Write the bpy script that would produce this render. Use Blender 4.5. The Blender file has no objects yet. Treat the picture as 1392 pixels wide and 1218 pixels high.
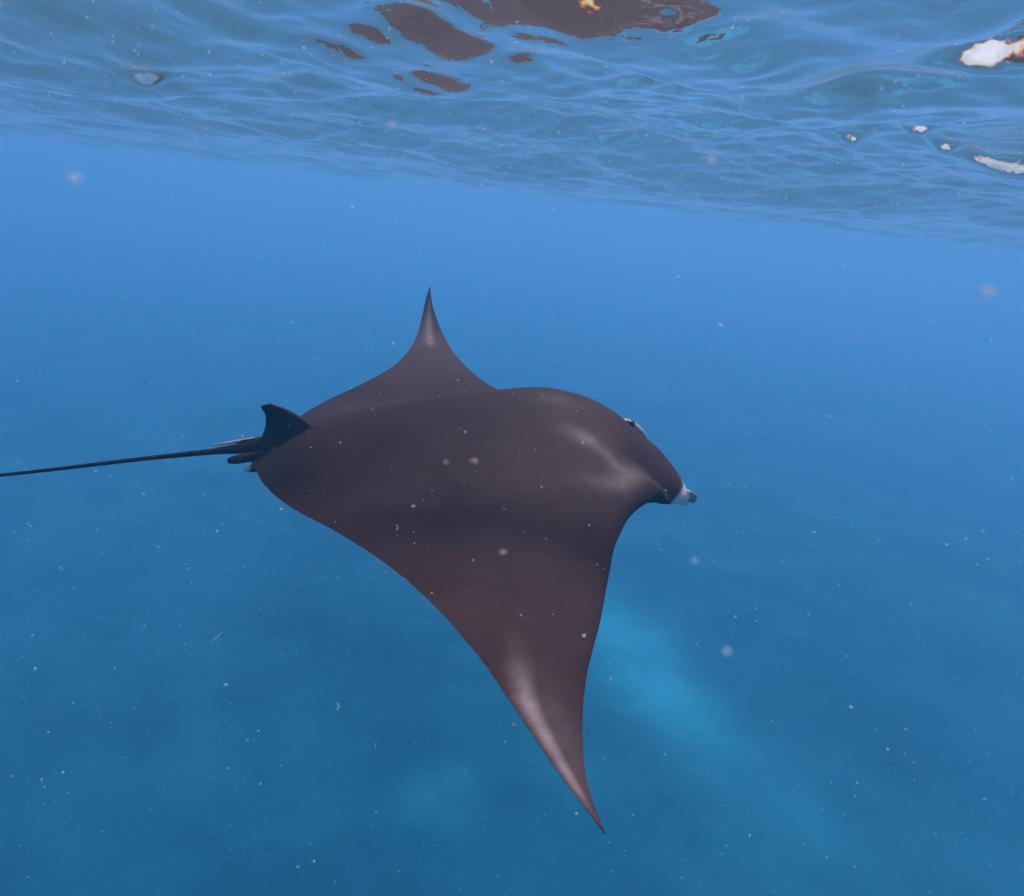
import bpy, bmesh, math
import numpy as np
from mathutils import Matrix, Vector, noise

scene = bpy.context.scene
COL = scene.collection

# ------------------------------------------------------------------ camera
CAM_Z = -0.30                                   # the lens is just under the water surface (z = 0)
PITCH, ROLL = math.radians(22.0), math.radians(6.5)
fwd = Vector((0, math.cos(PITCH), -math.sin(PITCH)))
right0 = Vector((1, 0, 0))
up0 = right0.cross(fwd)
up = up0 * math.cos(ROLL) - right0 * math.sin(ROLL)
right = fwd.cross(up)
cam_data = bpy.data.cameras.new('camera')
cam = bpy.data.objects.new('camera', cam_data)
COL.objects.link(cam)
m = Matrix.Identity(4)
for i, v in enumerate((right, up, -fwd)):
    for r in range(3):
        m[r][i] = v[r]
m[2][3] = CAM_Z
cam.matrix_world = m
cam_data.sensor_width = 5.6
cam_data.lens = 5.6 * 829.0 / 1392.0
cam_data.clip_start = 0.02
cam_data.clip_end = 800
cam_data.dof.use_dof = True                     # small action camera, real aperture
cam_data.dof.focus_distance = 2.0
cam_data.dof.aperture_fstop = 2.4
scene.camera = cam

# ------------------------------------------------------------------ sky, sun, exposure
SUN_EL, SUN_AZ = math.radians(56), math.radians(20)   # azimuth from +Y towards +X
world = bpy.data.worlds.new('World')
scene.world = world
world.use_nodes = True
nt = world.node_tree
sky = nt.nodes.new('ShaderNodeTexSky')
sky.sky_type = 'NISHITA'
sky.sun_disc = False
sky.sun_elevation = SUN_EL
sky.sun_rotation = SUN_AZ
sky.air_density = 0.8
sky.dust_density = 6.0
nt.links.new(sky.outputs[0], nt.nodes['Background'].inputs[0])
nt.nodes['Background'].inputs[1].default_value = 0.15
sun_data = bpy.data.lights.new('sun', 'SUN')
sun_data.energy = 5.0
sun_data.angle = math.radians(11)              # spread by the rippled surface it comes through
sun_data.color = (1.0, 0.95, 0.88)
sun = bpy.data.objects.new('sun', sun_data)
COL.objects.link(sun)
sd = Vector((math.sin(SUN_AZ) * math.cos(SUN_EL), math.cos(SUN_AZ) * math.cos(SUN_EL), math.sin(SUN_EL)))
sun.rotation_euler = sd.to_track_quat('Z', 'Y').to_euler()
sun.location = (0, 0, 30)
scene.view_settings.view_transform = 'Standard'
scene.view_settings.look = 'None'
scene.view_settings.gamma = 1.0
scene.view_settings.use_curve_mapping = False
scene.view_settings.exposure = 0.27
cy = scene.cycles
cy.use_denoising = True
cy.use_adaptive_sampling = True
cy.adaptive_threshold = 0.02
cy.max_bounces = 10
cy.volume_bounces = 4
cy.caustics_refractive = False
cy.glossy_bounces = 4
cy.transparent_max_bounces = 16
cy.sample_clamp_indirect = 3.0
cy.time_limit = 900


# ------------------------------------------------------------------ helpers
def new_mat(name):
    mt = bpy.data.materials.new(name)
    mt.use_nodes = True
    mt.node_tree.nodes.clear()
    return mt, mt.node_tree.nodes, mt.node_tree.links


def link_obj(name, mesh, mat=None, parent=None, **props):
    o = bpy.data.objects.new(name, mesh)
    if mat and not mesh.materials:
        mesh.materials.append(mat)
    COL.objects.link(o)
    if parent:
        o.parent = parent
    for k, v in props.items():
        o[k] = v
    return o


def grid_mesh(name, X, Y, Z):
    ny, nx = X.shape
    me = bpy.data.meshes.new(name)
    co = np.stack([X, Y, Z], -1).reshape(-1, 3).astype(np.float32)
    idx = np.arange(nx * ny).reshape(ny, nx)
    q = np.stack([idx[:-1, :-1], idx[:-1, 1:], idx[1:, 1:], idx[1:, :-1]], -1).reshape(-1, 4)
    me.vertices.add(len(co))
    me.vertices.foreach_set('co', co.ravel())
    me.loops.add(q.size)
    me.loops.foreach_set('vertex_index', q.ravel().astype(np.int32))
    me.polygons.add(len(q))
    me.polygons.foreach_set('loop_start', (np.arange(len(q)) * 4).astype(np.int32))
    me.update(calc_edges=True)
    me.polygons.foreach_set('use_smooth', np.ones(len(q), bool))
    return me


def sst(a, b, x):
    t = np.clip((x - a) / (b - a), 0, 1)
    return t * t * (3 - 2 * t)


# ------------------------------------------------------------------ water: volume
HAZE_X, HAZE_Y0, HAZE_Y1 = 90, -40, 130
SEABED_Z = -9.0
mt, N, L = new_mat('sea_water')
out = N.new('ShaderNodeOutputMaterial')
pv = N.new('ShaderNodeVolumePrincipled')
pv.inputs['Color'].default_value = (0.072, 0.442, 0.862, 1)
pv.inputs['Absorption Color'].default_value = (0.28, 0.0, 0.0, 1)
pv.inputs['Density'].default_value = 0.043
pv.inputs['Anisotropy'].default_value = 0.12
L.new(pv.outputs[0], out.inputs['Volume'])
water_vol_mat = mt
bm = bmesh.new()
bmesh.ops.create_cube(bm, size=1.0)
zt, zb = 0.45, -15.0
for v in bm.verts:
    v.co = Vector((v.co.x * 2 * HAZE_X, (v.co.y + .5) * (HAZE_Y1 - HAZE_Y0) + HAZE_Y0, zb if v.co.z < 0 else zt))
me = bpy.data.meshes.new('haze')
bm.to_mesh(me)
link_obj('haze', me, water_vol_mat, kind='stuff', label='blue sea water filling the whole scene')

# ------------------------------------------------------------------ water: surface seen from below
rng = np.random.default_rng(28)
nx, ny = 980, 940
u = np.linspace(-1, 1, nx) * math.asinh(HAZE_X * 0.98 / 1.0)
xs = np.sinh(u) * 1.0
u = np.linspace(math.asinh((HAZE_Y0 + 1 - 1.6) / 0.9), math.asinh((HAZE_Y1 - 1 - 1.6) / 0.9), ny)
ys = np.sinh(u) * 0.9 + 1.6
X, Y = np.meshgrid(xs, ys)
dx = np.gradient(xs)[None, :]
dy = np.gradient(ys)[:, None]
Z = np.zeros_like(X)
WARP = 0.25 * np.sin(0.9 * X + 0.6 * Y + 1.0) + 0.15 * np.sin(1.7 * Y - 1.1 * X + 2.0)
DIR0 = math.radians(100)
waves = []
for k in range(64):
    lam = 6.0 * (0.05 / 6.0) ** (k / 63.0)
    ang = DIR0 + rng.normal(0, 0.45 + 0.5 * (k / 63.0))
    slope = 0.034 if lam > 0.5 else 0.036
    waves.append((lam, ang, slope * rng.uniform(0.6, 1.4), rng.uniform(0, 2 * math.pi)))
for lam, ang, slope, ph in waves:
    kk = 2 * math.pi / lam
    a = slope / kk
    fade = np.clip(1.6 - 4.0 * np.maximum(dx * abs(math.cos(ang)), dy * abs(math.sin(ang))) / lam, 0, 1)
    p = kk * (math.cos(ang) * X + math.sin(ang) * Y) + ph + WARP * min(kk, 6.0) * 0.6
    Z += a * fade * (np.sin(p) - 0.25 * np.cos(2 * p))
# steep little wavelets whose far faces open a window to the sky: (x, y, along, across, height, heading in degrees)
STEEP = [(.585, .92, .115, .038, .051, -58), (1.52, 2.30, .24, .034, -.041, -20),
         (-.86, 1.45, .050, .020, -.0320, 18), (.69, 1.61, .06, .030, .043, -35), (.57, 1.76, .05, .030, .042, -28),
         (.16, 1.27, .05, .026, .018, -20), (.23, 1.30, .06, .026, .018, -35), (1.12, 2.15, .05, .030, -.040, -25),
         (1.05, 2.42, .05, .034, -.044, -15), (.62, 2.35, .045, .032, -.042, -8), (-.62, 2.25, .040, .030, -.039, 10),
         (1.55, 2.05, .05, .030, -.036, -30), (.95, 1.85, .06, .032, .045, -35), (1.30, 2.30, .05, .032, -.042, -20)]
for sx, sy, la, lb, h_, deg in STEEP:
    c, s = math.cos(math.radians(deg)), math.sin(math.radians(deg))
    p = (X - sx) * c + (Y - sy) * s
    q = -(X - sx) * s + (Y - sy) * c + 0.25 * lb * np.sin(p / la * 4.0)
    Z += h_ * np.exp(-(p / la) ** 2) * np.exp(-(q / np.where(q * h_ > 0, lb, lb * 2.2)) ** 2)
mt, N, L = new_mat('water_surface')
out = N.new('ShaderNodeOutputMaterial')
geo = N.new('ShaderNodeNewGeometry')
ntex = N.new('ShaderNodeTexNoise')
ntex.inputs['Scale'].default_value = 14
ntex.inputs['Detail'].default_value = 3
L.new(geo.outputs['Position'], ntex.inputs['Vector'])
bump = N.new('ShaderNodeBump')
bump.inputs['Strength'].default_value = 0.35
bump.inputs['Distance'].default_value = 0.01
L.new(ntex.outputs[0], bump.inputs['Height'])
comb = N.new('ShaderNodeCombineColor')
for ch, ior in enumerate((1.318, 1.333, 1.352)):       # sea water disperses: red and blue turn at different angles
    fr = N.new('ShaderNodeFresnel')
    fr.inputs['IOR'].default_value = ior
    L.new(bump.outputs[0], fr.inputs['Normal'])
    L.new(fr.outputs[0], comb.inputs[ch])
inv = N.new('ShaderNodeInvert')
L.new(comb.outputs[0], inv.inputs['Color'])
gl = N.new('ShaderNodeBsdfGlossy')
gl.inputs['Roughness'].default_value = 0.05
L.new(comb.outputs[0], gl.inputs['Color'])
L.new(bump.outputs[0], gl.inputs['Normal'])
half = N.new('ShaderNodeMix')                           # half of the passing light goes straight, half is bent
half.data_type = 'RGBA'
half.inputs[0].default_value = 0.5
half.inputs[7].default_value = (0, 0, 0, 1)
L.new(inv.outputs[0], half.inputs[6])
tr = N.new('ShaderNodeBsdfTransparent')
L.new(half.outputs[2], tr.inputs['Color'])
acc = N.new('ShaderNodeAddShader')
L.new(gl.outputs[0], acc.inputs[0])
L.new(tr.outputs[0], acc.inputs[1])
for ch, ior in enumerate((1.318, 1.333, 1.352)):
    one = N.new('ShaderNodeMix')
    one.data_type = 'RGBA'
    one.blend_type = 'MULTIPLY'
    one.inputs[0].default_value = 1.0
    one.inputs[7].default_value = [(1, 0, 0, 1), (0, 1, 0, 1), (0, 0, 1, 1)][ch]
    L.new(half.outputs[2], one.inputs[6])
    rf = N.new('ShaderNodeBsdfRefraction')
    rf.inputs['IOR'].default_value = ior
    rf.inputs['Roughness'].default_value = 0.0
    L.new(one.outputs[2], rf.inputs['Color'])
    L.new(bump.outputs[0], rf.inputs['Normal'])
    nxt = N.new('ShaderNodeAddShader')
    L.new(acc.outputs[0], nxt.inputs[0])
    L.new(rf.outputs[0], nxt.inputs[1])
    acc = nxt
add = acc
veil = N.new('ShaderNodeBsdfTranslucent')                 # added translucent share, standing in for grey daylight leaking through unresolved ripples
veil.inputs['Color'].default_value = (0.95, 0.95, 0.95, 1)
L.new(bump.outputs[0], veil.inputs['Normal'])
vm = N.new('ShaderNodeMixShader')
vm.inputs[0].default_value = 0.018
L.new(add.outputs[0], vm.inputs[1])
L.new(veil.outputs[0], vm.inputs[2])
L.new(vm.outputs[0], out.inputs['Surface'])
link_obj('water_surface', grid_mesh('water_surface', X, Y, Z), mt, kind='structure', label='rippled water surface seen from below')

# ------------------------------------------------------------------ seabed
n = 420
u = np.linspace(-1, 1, n) * math.asinh(HAZE_X * 0.98 / 8)
xs = np.sinh(u) * 8
u = np.linspace(math.asinh((HAZE_Y0 + 1 - 10) / 8), math.asinh((HAZE_Y1 - 1 - 10) / 8), n)
ys = np.sinh(u) * 8 + 10
X, Y = np.meshgrid(xs, ys)
Z = np.full_like(X, SEABED_Z)
sand = np.zeros_like(X)
SAND = [(3.2, 10.5, 2.5, 1.05, -62, 0.85), (2.6, 11.0, 1.1, 0.7, -40, .7), (-0.6, 6.8, 0.75, 0.45, 20, 0.26), (-0.2, 6.5, 0.4, 0.5, 70, 0.2), (4.3, 9.0, 2.6, 1.6, -50, .25), (5.2, 8.0, 1.8, 0.7, -70, 0.26), (1.9, 7.2, 1.4, 0.6, -20, 0.12)]
for (sx, sy, la, lb, deg, amt) in SAND:
    c, s = math.cos(math.radians(deg)), math.sin(math.radians(deg))
    p = (X - sx) * c + (Y - sy) * s
    q = -(X - sx) * s + (Y - sy) * c
    sand = np.maximum(sand, amt * np.exp(-(p / la) ** 2 - (q / lb) ** 2))
rough = np.zeros_like(X)
for i in range(n):
    for j in range(n):
        rough[i, j] = noise.fractal(Vector((xs[j] * 0.3, ys[i] * 0.3, 4.2)), 0.9, 2.1, 5)
sand *= np.clip(0.85 + 0.9 * rough, 0.35, 1.4)
Z += (0.30 * rough + 0.12 * np.abs(rough)) * (1 - 0.9 * sand)
me = grid_mesh('seabed', X, Y, Z)
at = me.attributes.new('sand', 'FLOAT', 'POINT')
at.data.foreach_set('value', sand.ravel().astype(np.float32))
mt, N, L = new_mat('seabed')
out = N.new('ShaderNodeOutputMaterial')
bs = N.new('ShaderNodeBsdfPrincipled')
bs.inputs['Roughness'].default_value = 0.95
bs.inputs['Specular IOR Level'].default_value = 0.1
L.new(bs.outputs[0], out.inputs['Surface'])
geo = N.new('ShaderNodeNewGeometry')
n1 = N.new('ShaderNodeTexNoise')
n1.inputs['Scale'].default_value = 0.35
n1.inputs['Detail'].default_value = 8
n1.inputs['Roughness'].default_value = 0.65
L.new(geo.outputs['Position'], n1.inputs['Vector'])
mr = N.new('ShaderNodeMapRange')
mr.inputs['From Min'].default_value = 0.4
mr.inputs['From Max'].default_value = 0.68
L.new(n1.outputs[0], mr.inputs['Value'])
aa = N.new('ShaderNodeAttribute')
aa.attribute_name = 'sand'
mx = N.new('ShaderNodeMath')
mx.operation = 'MULTIPLY_ADD'
mx.inputs[1].default_value = 0.17
L.new(mr.outputs[0], mx.inputs[0])
L.new(aa.outputs['Fac'], mx.inputs[2])
mx.use_clamp = True
mixc = N.new('ShaderNodeMix')
mixc.data_type = 'RGBA'
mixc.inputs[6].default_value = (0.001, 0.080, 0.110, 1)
mixc.inputs[7].default_value = (0.02, 0.44, 0.60, 1)  # reef and sand colours carry the blue cast of light filtered by water
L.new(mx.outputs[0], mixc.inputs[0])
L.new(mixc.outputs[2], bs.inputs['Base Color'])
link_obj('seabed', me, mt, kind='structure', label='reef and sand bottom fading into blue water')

# ------------------------------------------------------------------ manta ray
HALF = 1.4
POS = np.array([-0.0777, 1.781, -0.7303 + CAM_Z])
YAW, BANK, MPITCH = 0.22753, -0.00022, 0.05127
BEND = {-1: (0.304, -0.2668, 0.1997), 1: (-0.2555, 0.3387, 1.0404)}
TWIST = {-1: -0.5026, 1: -0.6188}
E_LE = np.array([0, .07, .115, .14, .155, .165, .175, .187, .205, .23, .26, .3, .42, .54, .66, .78, .88, .95, 1.0])
V_LE = np.array([.600, .600, .604, .600, .580, .550, .526, .508, .485, .455, .412, .345, .2226, .1413, .0648, -.0151, -.0674, -.0935, -.1000])
E_TE = np.array([0, .05, .08, .18, .3, .42, .54, .66, .78, .88, .95, 1.0])
V_TE = np.array([-.690, -.686, -.670, -.6181, -.5303, -.4132, -.31, -.2309, -.1738, -.1426, -.1213, -.1010])
X_SP = np.array([-.70, -.62, -.51, -.28, -.10, .055, .2, .31, .41, .50, .57, .60])
Z_SP = np.array([.022, .045, .073, .108, .130, .143, .148, .122, .080, .036, .026, .026])


def herm(x, xp, fp):
    mm = np.gradient(fp, xp)
    i = np.clip(np.searchsorted(xp, x, side='right') - 1, 0, len(xp) - 2)
    h = xp[i + 1] - xp[i]
    t = np.clip((x - xp[i]) / h, 0, 1)
    return (2*t**3 - 3*t**2 + 1) * fp[i] + (t**3 - 2*t**2 + t) * h * mm[i] + (-2*t**3 + 3*t**2) * fp[i+1] + (t**3 - t**2) * h * mm[i+1]


_ee = np.linspace(0, 1, 241)
SPAN = {}
for sgn, b in BEND.items():
    ph = b[0] * _ee + b[1] * _ee ** 2 + b[2] * _ee ** 4
    pm = (ph[1:] + ph[:-1]) / 2
    d = _ee[1]
    SPAN[sgn] = (np.concatenate([[0], np.cumsum(np.cos(pm)) * d]) * HALF, np.concatenate([[0], np.cumsum(np.sin(pm)) * d]) * HALF)


def disc_point(x, e, sgn, up_dn, v):
    """x forward, e fraction of the half span, up_dn +1 back / -1 belly, v chord fraction"""
    ys_, zs_ = SPAN[sgn]
    y = np.interp(e, _ee, ys_)
    zm = np.interp(e, _ee, zs_) + TWIST[sgn] * e ** 2 * x
    zm = zm - 0.047 * sst(.42, .60, x) * (1 - sst(.17, .25, e))
    zm = zm - 0.045 * sst(.34, .50, x) * (y / .22) ** 2 * (1 - sst(.165, .25, e))
    sp = herm(x, X_SP, Z_SP)
    wid = 0.30 - 0.04 * sst(.2, .5, x)
    pw = 2.0 + 1.2 * sst(.25, .5, x)
    fall = np.exp(-np.abs(y / wid) ** pw)
    head = sst(.40, .52, x) * (1 - sst(.13, .19, e))
    edge_w = 0.05 + 0.0 * e
    a = np.clip(v / edge_w, 0, 1)
    el = np.sqrt(np.clip(1 - (1 - a) ** 2, 0, 1))
    bb = np.clip((1 - v) / 0.12, 0, 1)
    et = bb * (2 - bb)
    chord = herm(e, E_LE, V_LE) - herm(e, E_TE, V_TE)
    foil = 3.0 * np.sqrt(np.clip(v, 0, 1)) * (1 - v) ** 1.3
    tw = 0.045 * np.clip(chord, 0, .8) * foil * sst(1.0, .8, e) ** .7 + 0.0016 * np.sqrt(np.clip(v * (1 - v) * 4, 0, 1))
    if up_dn > 0:
        return y, zm + sp * fall * el * et + tw
    bel = 0.10 * np.exp(-(y / (.33 - .19 * sst(.22, .42, x))) ** 2) * sst(-.72, -.35, x) + 0.006 * head
    return y, zm - bel * el * et - tw * 0.7


ne, nv = 190, 72
eh = np.sin(np.linspace(0, 1, ne) ** 1.0 * math.pi / 2)
eh = np.interp(np.linspace(0, 1, ne), [0, .10, .34, .9, 1], [0, .09, .24, .965, 1])
E2 = np.concatenate([-eh[::-1], eh[1:]])
t = np.linspace(0, 1, nv)
vv = 0.5 - 0.5 * np.cos(math.pi * t)
verts, faces = [], []
ring = 2 * nv - 2
for es in E2:
    e = abs(es)
    sgn = -1 if es < 0 else 1
    le = herm(np.array([e]), E_LE, V_LE)[0]
    te = herm(np.array([e]), E_TE, V_TE)[0]
    x = le + (te - le) * vv
    earr = np.full(nv, e)
    for ud, order in ((1, range(nv)), (-1, range(nv - 2, 0, -1))):
        y, z = disc_point(x, earr, sgn, ud, vv)
        for i in order:
            verts.append((x[i], sgn * y[i], z[i]))
nc = len(E2)
for c in range(nc - 1):
    for i in range(ring):
        j = (i + 1) % ring
        faces.append((c * ring + i, (c + 1) * ring + i, (c + 1) * ring + j, c * ring + j))
for c, rev in ((0, False), (nc - 1, True)):
    f = [c * ring + i for i in range(ring)]
    faces.append(tuple(f if not rev else f[::-1]))


def mesh_from(name, vs, fs):
    me_ = bpy.data.meshes.new(name)
    me_.from_pydata([tuple(map(float, q)) for q in vs], [], fs)
    b_ = bmesh.new()
    b_.from_mesh(me_)
    bmesh.ops.recalc_face_normals(b_, faces=b_.faces)
    b_.to_mesh(me_)
    b_.free()
    return me_


def tube(path, radii, seg=14, flat=None, dense=6):
    """closed tapering tube through the path; flat = (horizontal, vertical) factors per point"""
    path = np.array(path, float)
    tt = np.arange(len(path), dtype=float)
    td = np.linspace(0, len(path) - 1, (len(path) - 1) * dense + 1)
    P = np.stack([herm(td, tt, path[:, k]) for k in range(3)], -1)
    Rr = np.interp(td, tt, radii)
    F = np.array(flat if flat is not None else [(1, 1)] * len(path), float)
    Fx, Fz = np.interp(td, tt, F[:, 0]), np.interp(td, tt, F[:, 1])
    T = np.gradient(P, axis=0)
    T /= np.linalg.norm(T, axis=1)[:, None]
    vs, fs = [], []
    for i in range(len(P)):
        s_ = np.cross(T[i], [0, 0, 1.0])
        s_ /= np.linalg.norm(s_)
        w_ = np.cross(s_, T[i])
        for k in range(seg):
            a_ = 2 * math.pi * k / seg
            vs.append(P[i] + s_ * math.cos(a_) * Rr[i] * Fx[i] + w_ * math.sin(a_) * Rr[i] * Fz[i])
    for i in range(len(P) - 1):
        for k in range(seg):
            k2 = (k + 1) % seg
            fs.append((i * seg + k, i * seg + k2, (i + 1) * seg + k2, (i + 1) * seg + k))
    fs.append(tuple(range(seg)))
    fs.append(tuple((len(P) - 1) * seg + k for k in range(seg))[::-1])
    return vs, fs


def fin_slab(front, rear, thick, seg=12):
    """a fin given by matching front/rear edge points from base to tip, lens section"""
    vs, fs = [], []
    nrow = len(front)
    for r_ in range(nrow):
        a_, b_ = np.array(front[r_], float), np.array(rear[r_], float)
        for k in range(seg):
            q = 2 * math.pi * k / seg
            w_ = 0.5 - 0.5 * math.cos(q)
            p_ = a_ + (b_ - a_) * w_
            vs.append(p_ + np.array([0, math.sin(q) * thick[r_] * (1 - .45 * w_), 0]))
    for r_ in range(nrow - 1):
        for k in range(seg):
            k2 = (k + 1) % seg
            fs.append((r_ * seg + k, r_ * seg + k2, (r_ + 1) * seg + k2, (r_ + 1) * seg + k))
    fs.append(tuple(range(seg)))
    fs.append(tuple((nrow - 1) * seg + k for k in range(seg))[::-1])
    return vs, fs


def smooth_rows(rows, n_):
    rows = np.array(rows, float)
    tt = np.arange(len(rows), dtype=float)
    td = np.linspace(0, len(rows) - 1, n_)
    return np.stack([herm(td, tt, rows[:, k]) for k in range(rows.shape[1])], -1)


extra = []
# whip tail, thick at the root, thin over most of its length
extra.append(tube([(-.52, 0, .035), (-.62, 0, .028), (-.70, 0, .020), (-.80, 0, .009), (-1.0, .004, -.012), (-1.36, .006, -.052), (-1.75, .02, -.085), (-2.05, .03, -.09)],
                  [.050, .036, .022, .0095, .0062, .0048, .0036, .0015], 12))
# spur lying on the tail root
extra.append(tube([(-.64, .004, .045), (-.70, .006, .042), (-.76, .008, .032), (-.812, .010, .0235)], [.012, .009, .006, .0022], 10, [(1, .6)] * 4))
# dorsal fin at the tail root
fr_ = smooth_rows([(-.46, 0, .055), (-.507, 0, .084), (-.548, 0, .113), (-.590, 0, .139), (-.618, 0, .149), (-.632, 0, .1545)], 22)
re_ = smooth_rows([(-.690, 0, .020), (-.672, 0, .052), (-.657, 0, .084), (-.652, 0, .118), (-.660, 0, .138), (-.660, 0, .148)], 22)
extra.append(fin_slab(fr_, re_, np.linspace(.024, .005, 22)))
# pelvic fins and claspers
for s_ in (-1, 1):
    extra.append(tube([(-.58, s_ * .055, .000), (-.65, s_ * .066, -.006), (-.685, s_ * .074, -.014), (-.706, s_ * .076, -.020)], [.034, .030, .020, .007], 12, [(1.2, .5)] * 4))
    ex_ = 0.0 if s_ < 0 else .045
    extra.append(tube([(-.60, s_ * .03, .012), (-.69 + ex_, s_ * .040, .006), (-.735 + ex_, s_ * .044, .000), (-.756 + ex_, s_ * .044, -.003)], [.018, .015, .014, .008], 12))
# rolled head fins
for s_ in (-1, 1):
    extra.append(tube([(.46, s_ * .146, -.104), (.56, s_ * .160, -.106), (.612, s_ * .170, -.104), (.636, s_ * .180, -.112), (.642, s_ * .178, -.126)],
                      [.020, .024, .024, .017, .006], 14, [(.32, 1.0)] * 5))
# eye bulges at the corners of the head
for s_ in (-1, 1):
    dz_ = -.062 if s_ < 0 else .004
    extra.append(tube([(.40, s_ * .165, -.03 + dz_), (.47, s_ * .190, -.020 + dz_), (.53, s_ * .198, -.015 + dz_), (.58, s_ * .190, -.035 + dz_), (.62, s_ * .17, -.07 + dz_)], [.02, .032, .035, .026, .010], 16, [(.6, 1.0)] * 5))

disc_me = mesh_from('manta_ray', verts, faces)
manta = link_obj('manta_ray', disc_me)
tmp = []
for k, (vs, fs) in enumerate(extra):
    o = link_obj('tmp%d' % k, mesh_from('tmp%d' % k, vs, fs))
    tmp.append(o)
    md = manta.modifiers.new('u%d' % k, 'BOOLEAN')
    md.operation = 'UNION'
    md.solver = 'EXACT'
    md.object = o
bpy.context.view_layer.update()
dg = bpy.context.evaluated_depsgraph_get()
body_me = bpy.data.meshes.new_from_object(manta.evaluated_get(dg))
manta.modifiers.clear()
for o in tmp:
    bpy.data.objects.remove(o)
manta.data = body_me
body_me.name = 'manta_ray'
# ease the seams where the fins leave the body
bm = bmesh.new()
bm.from_mesh(body_me)
bmesh.ops.remove_doubles(bm, verts=bm.verts, dist=0.0004)
sel = [v for v in bm.verts if (v.co.x > .36 and abs(v.co.y) < .26) or (v.co.x < -.44 and abs(v.co.y) < .11 and v.co.x > -.76)]
for _ in range(3):
    bmesh.ops.smooth_vert(bm, verts=sel, factor=0.35, use_axis_x=True, use_axis_y=True, use_axis_z=True)
for f in bm.faces:
    f.smooth = True
bm.normal_update()
bm.to_mesh(body_me)
bm.free()

# pigment of shoulder chevrons, belly and mouth; paler colour streaks along wing tips
nvt = len(body_me.vertices)
co = np.empty(nvt * 3, np.float32)
body_me.vertices.foreach_get('co', co)
co = co.reshape(-1, 3)
nr = np.empty(nvt * 3, np.float32)
body_me.vertices.foreach_get('normal', nr)
nr = nr.reshape(-1, 3)
x_, y_, z_ = co.T


def stroke(pts, q=None):
    """soft colour stroke: pts = (x, y, radius, amount)"""
    res = np.zeros(nvt)
    pts = np.array(pts, float)
    for a_, b_ in zip(pts[:-1], pts[1:]):
        ab = b_[:2] - a_[:2]
        tt = np.clip(((x_ - a_[0]) * ab[0] + (y_ - a_[1]) * ab[1]) / (ab @ ab), 0, 1)
        dd = np.hypot(x_ - a_[0] - ab[0] * tt, y_ - a_[1] - ab[1] * tt)
        rr = a_[2] + (b_[2] - a_[2]) * tt
        am = a_[3] + (b_[3] - a_[3]) * tt
        res = np.maximum(res, am * np.exp(-(dd / rr) ** 2))
    return res


PALE_STROKES = [
    [(.17, -.19, .030, .10), (.215, -.205, .030, .35), (.248, -.228, .028, .75), (.27, -.246, .024, .5), (.292, -.272, .020, .40), (.313, -.315, .022, .45), (.34, -.335, .03, .60), (.385, -.30, .03, .25)],
    [(.34, -.335, .030, .55), (.29, -.385, .035, .45), (.244, -.396, .032, .28), (.19, -.385, .03, .12), (.13, -.36, .03, 0)],
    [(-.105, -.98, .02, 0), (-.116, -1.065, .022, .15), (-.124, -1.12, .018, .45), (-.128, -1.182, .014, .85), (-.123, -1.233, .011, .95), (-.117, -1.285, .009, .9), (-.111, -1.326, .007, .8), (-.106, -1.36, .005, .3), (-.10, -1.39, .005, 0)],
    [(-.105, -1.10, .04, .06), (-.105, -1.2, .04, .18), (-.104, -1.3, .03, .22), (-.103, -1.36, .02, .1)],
    [(-.121, 1.035, .016, .25), (-.118, 1.065, .022, .75), (-.114, 1.175, .016, .65), (-.108, 1.242, .010, .55), (-.104, 1.30, .006, .3)],
    [(.14, -.03, .05, .06), (.20, -.06, .035, .14), (.26, -.07, .03, .05)],
]
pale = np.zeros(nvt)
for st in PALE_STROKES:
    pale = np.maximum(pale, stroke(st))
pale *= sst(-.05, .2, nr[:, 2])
white = sst(-.55, -.85, nr[:, 2]) * sst(-.70, -.60, x_) * 0.9 * (1 - sst(.34, .40, x_) * sst(.12, .17, np.abs(y_)))
fin_zone = sst(.47, .52, x_) * (np.abs(y_) > .15) * (np.abs(y_) < .28)
white = np.maximum(white, fin_zone * sst(0.004, -.012, z_ + .050 - .5 * (x_ - .60)) * np.where(x_ > .622, .35, 1.0))
white = np.maximum(white, stroke([(.45, .190, .014, .3), (.50, .196, .022, .9), (.55, .198, .022, .85), (.61, .182, .016, .7)]) * (z_ > -.075) * sst(-.2, .1, nr[:, 2]))
white = np.maximum(white, .55 * sst(-.68, -.70, x_) * sst(-.83, -.80, x_) * sst(.3, .6, nr[:, 2]) * (y_ > .001) * (y_ < .02))
white = np.maximum(white, .7 * np.exp(-(((x_ + .700) / .012) ** 2 + ((y_ + .085) / .014) ** 2)))
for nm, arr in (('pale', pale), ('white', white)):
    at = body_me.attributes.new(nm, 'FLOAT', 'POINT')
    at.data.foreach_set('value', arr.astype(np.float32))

mt, N, L = new_mat('manta_skin')
out = N.new('ShaderNodeOutputMaterial')
bs = N.new('ShaderNodeBsdfPrincipled')
bs.inputs['Roughness'].default_value = 0.65
bs.inputs['Specular IOR Level'].default_value = 0.07
L.new(bs.outputs[0], out.inputs['Surface'])
tc = N.new('ShaderNodeTexCoord')
n1 = N.new('ShaderNodeTexNoise')
n1.inputs['Scale'].default_value = 4.5
n1.inputs['Detail'].default_value = 10
n1.inputs['Roughness'].default_value = 0.72
L.new(tc.outputs['Object'], n1.inputs['Vector'])
base = N.new('ShaderNodeMix')
base.data_type = 'RGBA'
base.inputs[6].default_value = (0.022, 0.0112, 0.0133, 1)
base.inputs[7].default_value = (0.047, 0.0225, 0.0260, 1)
mot = N.new('ShaderNodeMapRange')
mot.inputs['From Min'].default_value = 0.30
mot.inputs['From Max'].default_value = 0.72
L.new(n1.outputs[0], mot.inputs['Value'])
L.new(mot.outputs[0], base.inputs[0])


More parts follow.
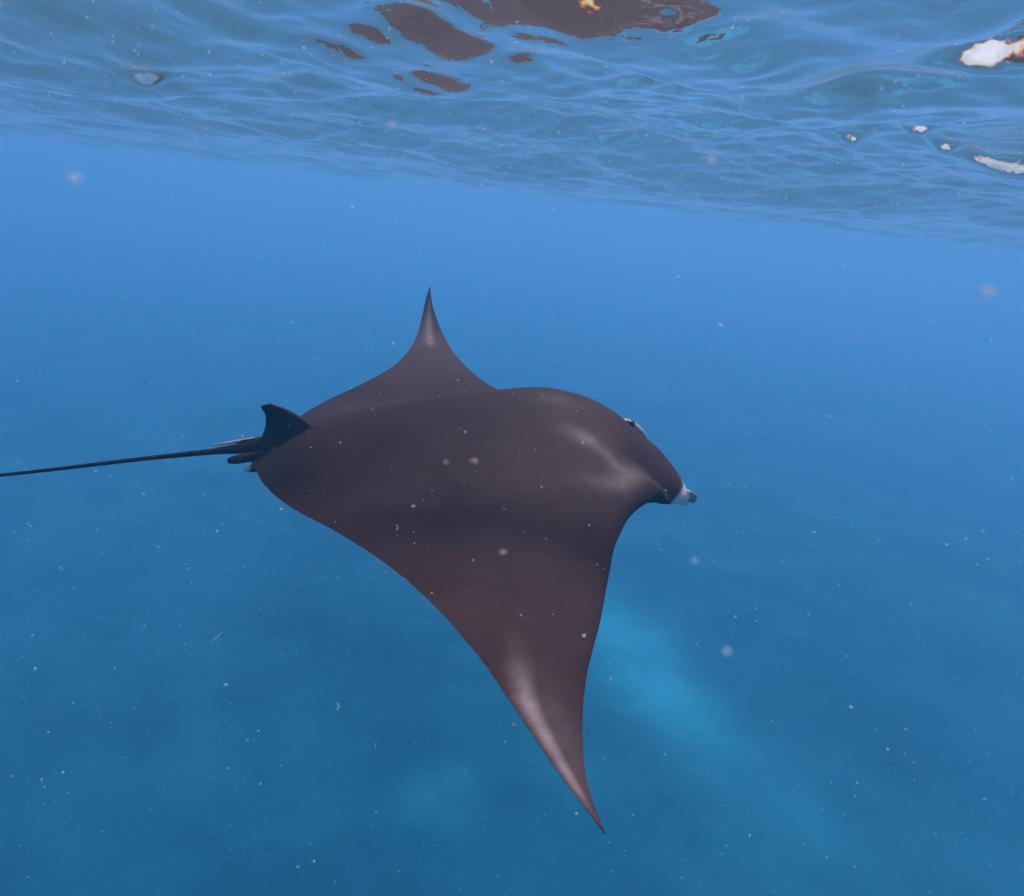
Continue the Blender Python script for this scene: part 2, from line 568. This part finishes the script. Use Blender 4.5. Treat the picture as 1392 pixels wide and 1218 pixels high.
def layer(prev, attr, colr, amt=1.0):
    a_ = N.new('ShaderNodeAttribute')
    a_.attribute_name = attr
    mm = N.new('ShaderNodeMath')
    mm.operation = 'MULTIPLY'
    mm.inputs[1].default_value = amt
    if attr == 'pale':                                  # broken up by noise, not a clean wash
        pn = N.new('ShaderNodeTexNoise')
        pn.inputs['Scale'].default_value = 22
        pn.inputs['Detail'].default_value = 6
        pn.inputs['Roughness'].default_value = 0.7
        L.new(tc.outputs['Object'], pn.inputs['Vector'])
        pm = N.new('ShaderNodeMapRange')
        pm.inputs['From Min'].default_value = 0.30
        pm.inputs['From Max'].default_value = 0.70
        pm.inputs['To Min'].default_value = 0.50
        pm.inputs['To Max'].default_value = 1.10
        L.new(pn.outputs[0], pm.inputs['Value'])
        L.new(pm.outputs[0], mm.inputs[1])
    L.new(a_.outputs['Fac'], mm.inputs[0])
    x = N.new('ShaderNodeMix')
    x.data_type = 'RGBA'
    x.inputs[7].default_value = colr
    L.new(mm.outputs[0], x.inputs[0])
    L.new(prev, x.inputs[6])
    return x.outputs[2]


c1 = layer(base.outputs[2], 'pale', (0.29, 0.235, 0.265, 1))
c2 = layer(c1, 'white', (0.72, 0.68, 0.68, 1))
# fine pale scratches and flecks in the skin
mp = N.new('ShaderNodeMapping')
mp.inputs['Scale'].default_value = (23, 31, 31)
L.new(tc.outputs['Object'], mp.inputs['Vector'])
vo = N.new('ShaderNodeTexVoronoi')
vo.inputs['Scale'].default_value = 1.0
L.new(mp.outputs[0], vo.inputs['Vector'])
m2 = N.new('ShaderNodeMapRange')
m2.inputs['From Min'].default_value = 0.16
m2.inputs['From Max'].default_value = 0.06
m2.inputs['To Max'].default_value = 0.05
L.new(vo.outputs['Distance'], m2.inputs['Value'])
fl = N.new('ShaderNodeMix')
fl.data_type = 'RGBA'
fl.inputs[7].default_value = (0.4, 0.3, 0.3, 1)
L.new(m2.outputs[0], fl.inputs[0])
L.new(c2, fl.inputs[6])
L.new(fl.outputs[2], bs.inputs['Base Color'])
n2 = N.new('ShaderNodeTexNoise')
n2.inputs['Scale'].default_value = 90
n2.inputs['Detail'].default_value = 4
L.new(tc.outputs['Object'], n2.inputs['Vector'])
bp = N.new('ShaderNodeBump')
bp.inputs['Strength'].default_value = 0.25
bp.inputs['Distance'].default_value = 0.004
L.new(n2.outputs[0], bp.inputs['Height'])
L.new(bp.outputs[0], bs.inputs['Normal'])
body_me.materials.clear()
body_me.materials.append(mt)


def rot(ax, a_):
    return Matrix.Rotation(a_, 4, ax)


MW = Matrix.Translation(Vector(POS)) @ rot('Z', YAW) @ rot('Y', -MPITCH) @ rot('X', BANK)
manta.matrix_world = MW
manta['label'] = 'large dark brown manta ray gliding right with its near wing curled down'
manta['category'] = 'manta ray'

mt, N, L = new_mat('eye')
out = N.new('ShaderNodeOutputMaterial')
bs = N.new('ShaderNodeBsdfPrincipled')
bs.inputs['Base Color'].default_value = (0.012, 0.010, 0.012, 1)
bs.inputs['Roughness'].default_value = 0.15
L.new(bs.outputs[0], out.inputs['Surface'])
bm = bmesh.new()
bmesh.ops.create_uvsphere(bm, u_segments=20, v_segments=12, radius=0.017)
for f in bm.faces:
    f.smooth = True
eye_me = bpy.data.meshes.new('eye')
bm.to_mesh(eye_me)
for s_ in (-1, 1):
    e_ = link_obj('eye', eye_me, mt, manta)
    e_.location = (.500, -.212, -.088) if s_ < 0 else (.545, .184, .004)
    e_.scale = (1.25, .8, .9)


# ------------------------------------------------------------------ specks drifting in the water
rng0 = np.random.default_rng(21)

def speck_mat(name, col, clear=0.15):
    mt_, N_, L_ = new_mat(name)
    o_ = N_.new('ShaderNodeOutputMaterial')
    d_ = N_.new('ShaderNodeBsdfDiffuse')
    d_.inputs['Color'].default_value = col
    t_ = N_.new('ShaderNodeBsdfTranslucent')
    t_.inputs['Color'].default_value = col
    m_ = N_.new('ShaderNodeMixShader')
    m_.inputs[0].default_value = 0.45
    L_.new(d_.outputs[0], m_.inputs[1])
    L_.new(t_.outputs[0], m_.inputs[2])
    tp_ = N_.new('ShaderNodeBsdfTransparent')
    m2_ = N_.new('ShaderNodeMixShader')
    m2_.inputs[0].default_value = clear
    L_.new(m_.outputs[0], m2_.inputs[1])
    L_.new(tp_.outputs[0], m2_.inputs[2])
    L_.new(m2_.outputs[0], o_.inputs['Surface'])
    return mt_


pale_speck = speck_mat('pale_speck', (0.78, 0.84, 0.92, 1), 0.45)
rosy_speck = speck_mat('rosy_speck', (0.75, 0.50, 0.42, 1), 0.5)
SPECKS = [
    ((-0.0094, 0.1463, -0.3640), 0.0011, 'o', 'pale orange speck drifting in front of the middle of the manta back'),
    ((-0.0146, 0.1272, -0.3566), 0.0006, 'p', 'faint blurred speck just behind the orange speck on the manta back'),
    ((-0.0442, 0.2609, -0.4413), 0.0012, 'p', 'pale speck drifting over the rear half of the near wing'),
    ((-0.0766, 0.3817, -0.5256), 0.0030, 'c', 'curved pale thread shaped like a letter C over the near wing'),
    ((0.0006, 0.1106, -0.3683), 0.0008, 'p', 'blurred pale speck over the middle of the near wing'),
    ((0.0579, 0.3107, -0.5453), 0.0022, 'p', 'bright whitish speck at the front edge of the near wing'),
    ((-0.0010, 0.4867, -0.5562), 0.0010, 'p', 'tiny pale speck over the near wing below the orange speck'),
    ((0.1328, 0.4252, -0.3640), 0.0026, 'p', 'largest clear white speck in open water ahead of the manta'),
    ((0.1508, 0.4746, -0.3446), 0.0016, 'p', 'small white speck above the largest white speck'),
    ((0.2267, 0.4290, -0.4205), 0.0014, 'p', 'small white speck alone in open water far ahead of the head'),
    ((0.0361, 0.0986, -0.3581), 0.0009, 'p', 'soft blurred white speck below the manta head'),
    ((0.3519, 0.4354, -0.5158), 0.0020, 'p', 'white speck low at the right edge of the open water'),
    ((0.1798, 0.3817, -0.5684), 0.0013, 'p', 'small white speck beside the pale sand band'),
    ((0.0349, 0.0736, -0.3581), 0.0009, 'p', 'large blurred soft speck over the pale sand band'),
    ((0.2460, 0.3248, -0.5898), 0.0017, 'p', 'white speck over the dark bottom right of the sand band'),
    ((0.0576, 0.0816, -0.3043), 0.0011, 'p', 'large soft white speck just under the surface at the right'),
    ((-0.2318, 0.4117, -0.6699), 0.0085, 's', 'long slanting white sliver in the water left of the near wing'),
    ((-0.1699, 0.4068, -0.5358), 0.0018, 'p', 'bright white grain at the trailing edge of the near wing below the tail'),
    ((-0.2078, 0.3824, -0.5461), 0.0017, 'p', 'white grain in open water below the tail'),
    ((-0.0245, 0.1069, -0.2910), 0.0010, 'p', 'blurred whitish speck against the water surface'),
    ((-0.0584, 0.0811, -0.3033), 0.0011, 'p', 'large soft speck below the surface at the left'),
    ((-0.0849, 0.2696, -0.5830), 0.0032, 'c', 'faint bent thread low in the water left of the wing tip'),
    ((0.1161, 0.2192, -0.3312), 0.0009, 'o', 'reddish speck in the water under the right surface'),
    ((0.0259, 0.1065, -0.2909), 0.0012, 'p', 'soft pale speck against the far water surface'),
    ((-0.1623, 0.2931, -0.6004), 0.0013, 'p', 'small white grain below the slanting sliver'),
    ((0.2795, 0.3134, -0.4617), 0.0010, 'p', 'faint grain near the right edge below the white speck'),
]
for k_, (loc, r_, kind_, lab) in enumerate(SPECKS):
    r_ *= {'o': .75, 'p': .62, 'c': .62, 's': .85}[kind_]
    bm = bmesh.new()
    if kind_ in 'op':
        bmesh.ops.create_icosphere(bm, subdivisions=2, radius=r_)
        st_ = 1.0 + 0.5 * rng0.random(3)
        for v in bm.verts:
            nn = noise.noise(v.co * (1.3 / r_) + Vector((k_ * 7.1, 0, 0)))
            v.co = v.co * (1.0 + 0.55 * nn)
            v.co = Vector((v.co.x * st_[0], v.co.y * st_[1], v.co.z * .8)) * 0.85
        for f in bm.faces:
            f.smooth = True
    else:
        tt_ = np.linspace(-1, 1, 9)
        if kind_ == 's':
            path_ = [(r_ * t_ * .62, r_ * .3 * t_, r_ * (t_ * .72 + .12 * t_ * t_)) for t_ in tt_]
            rad_ = [r_ * .055 * (1 - t_ * t_ * .85) for t_ in tt_]
        else:
            path_ = [(r_ * .8 * math.cos(1.7 * t_), r_ * .25 * t_, r_ * math.sin(1.7 * t_)) for t_ in tt_]
            rad_ = [r_ * .20 * (1 - t_ * t_ * .7) for t_ in tt_]
        vs, fs = tube(path_, rad_, 6, None, 2)
        vv_ = [bm.verts.new(tuple(map(float, q))) for q in vs]
        for f in fs:
            bm.faces.new([vv_[i] for i in f])
        bmesh.ops.recalc_face_normals(bm, faces=bm.faces)
    nm = {'o': 'drifting_speck', 'p': 'drifting_speck', 'c': 'drifting_thread', 's': 'drifting_sliver'}[kind_]
    me = bpy.data.meshes.new(nm)
    bm.to_mesh(me)
    bm.free()
    o = link_obj(nm, me, rosy_speck if kind_ == 'o' else pale_speck, label=lab, category='speck', group='specks of plankton drifting in the water')
    o.location = loc
    o.rotation_euler = (0, 0, rng0.uniform(-.5, .5)) if kind_ in 'op' else (0, 0, 0)
rng = np.random.default_rng(5)
OCT_V = np.array([(1, 0, 0), (-1, 0, 0), (0, 1, 0), (0, -1, 0), (0, 0, 1), (0, 0, -1)], float)
OCT_F = np.array([(0, 2, 4), (2, 1, 4), (1, 3, 4), (3, 0, 4), (2, 0, 5), (1, 2, 5), (3, 1, 5), (0, 3, 5)])
n = 42000
P = np.stack([rng.uniform(-3.2, 3.2, n), rng.uniform(0.12, 5.0, n), rng.uniform(-3.6, -0.05, n)], -1)
Q = np.stack([rng.uniform(-2.2, 3.2, 9000), rng.uniform(0.5, 4.5, 9000), rng.uniform(-0.22, -0.04, 9000)], -1)
P = np.concatenate([P, Q])                       # more of it gathers just under the surface
P = P[np.linalg.norm(P - np.array([0, 0, CAM_Z]), axis=1) > 0.22]
# none inside the animal: keep clear of the body where the specks would only be buried
n = len(P)
R = 0.0007 * np.exp(rng.normal(0, 0.6, n)) * np.where(rng.random(n) < .05, 2.0, 1.0)
R = np.minimum(R, 0.0019 * np.linalg.norm(P - np.array([0, 0, CAM_Z]), axis=1))
S = rng.uniform(0.6, 1.6, (n, 3))
V = P[:, None, :] + OCT_V[None] * R[:, None, None] * S[:, None, :]
F = (OCT_F[None] + 6 * np.arange(n)[:, None, None]).reshape(-1, 3)
me = bpy.data.meshes.new('plankton')
me.from_pydata(V.reshape(-1, 3).tolist(), [], F.tolist())
link_obj('plankton', me, speck_mat('faint_speck', (0.80, 0.88, 0.95, 1), 0.5), kind='stuff', label='fine pale plankton specks scattered all through the water')
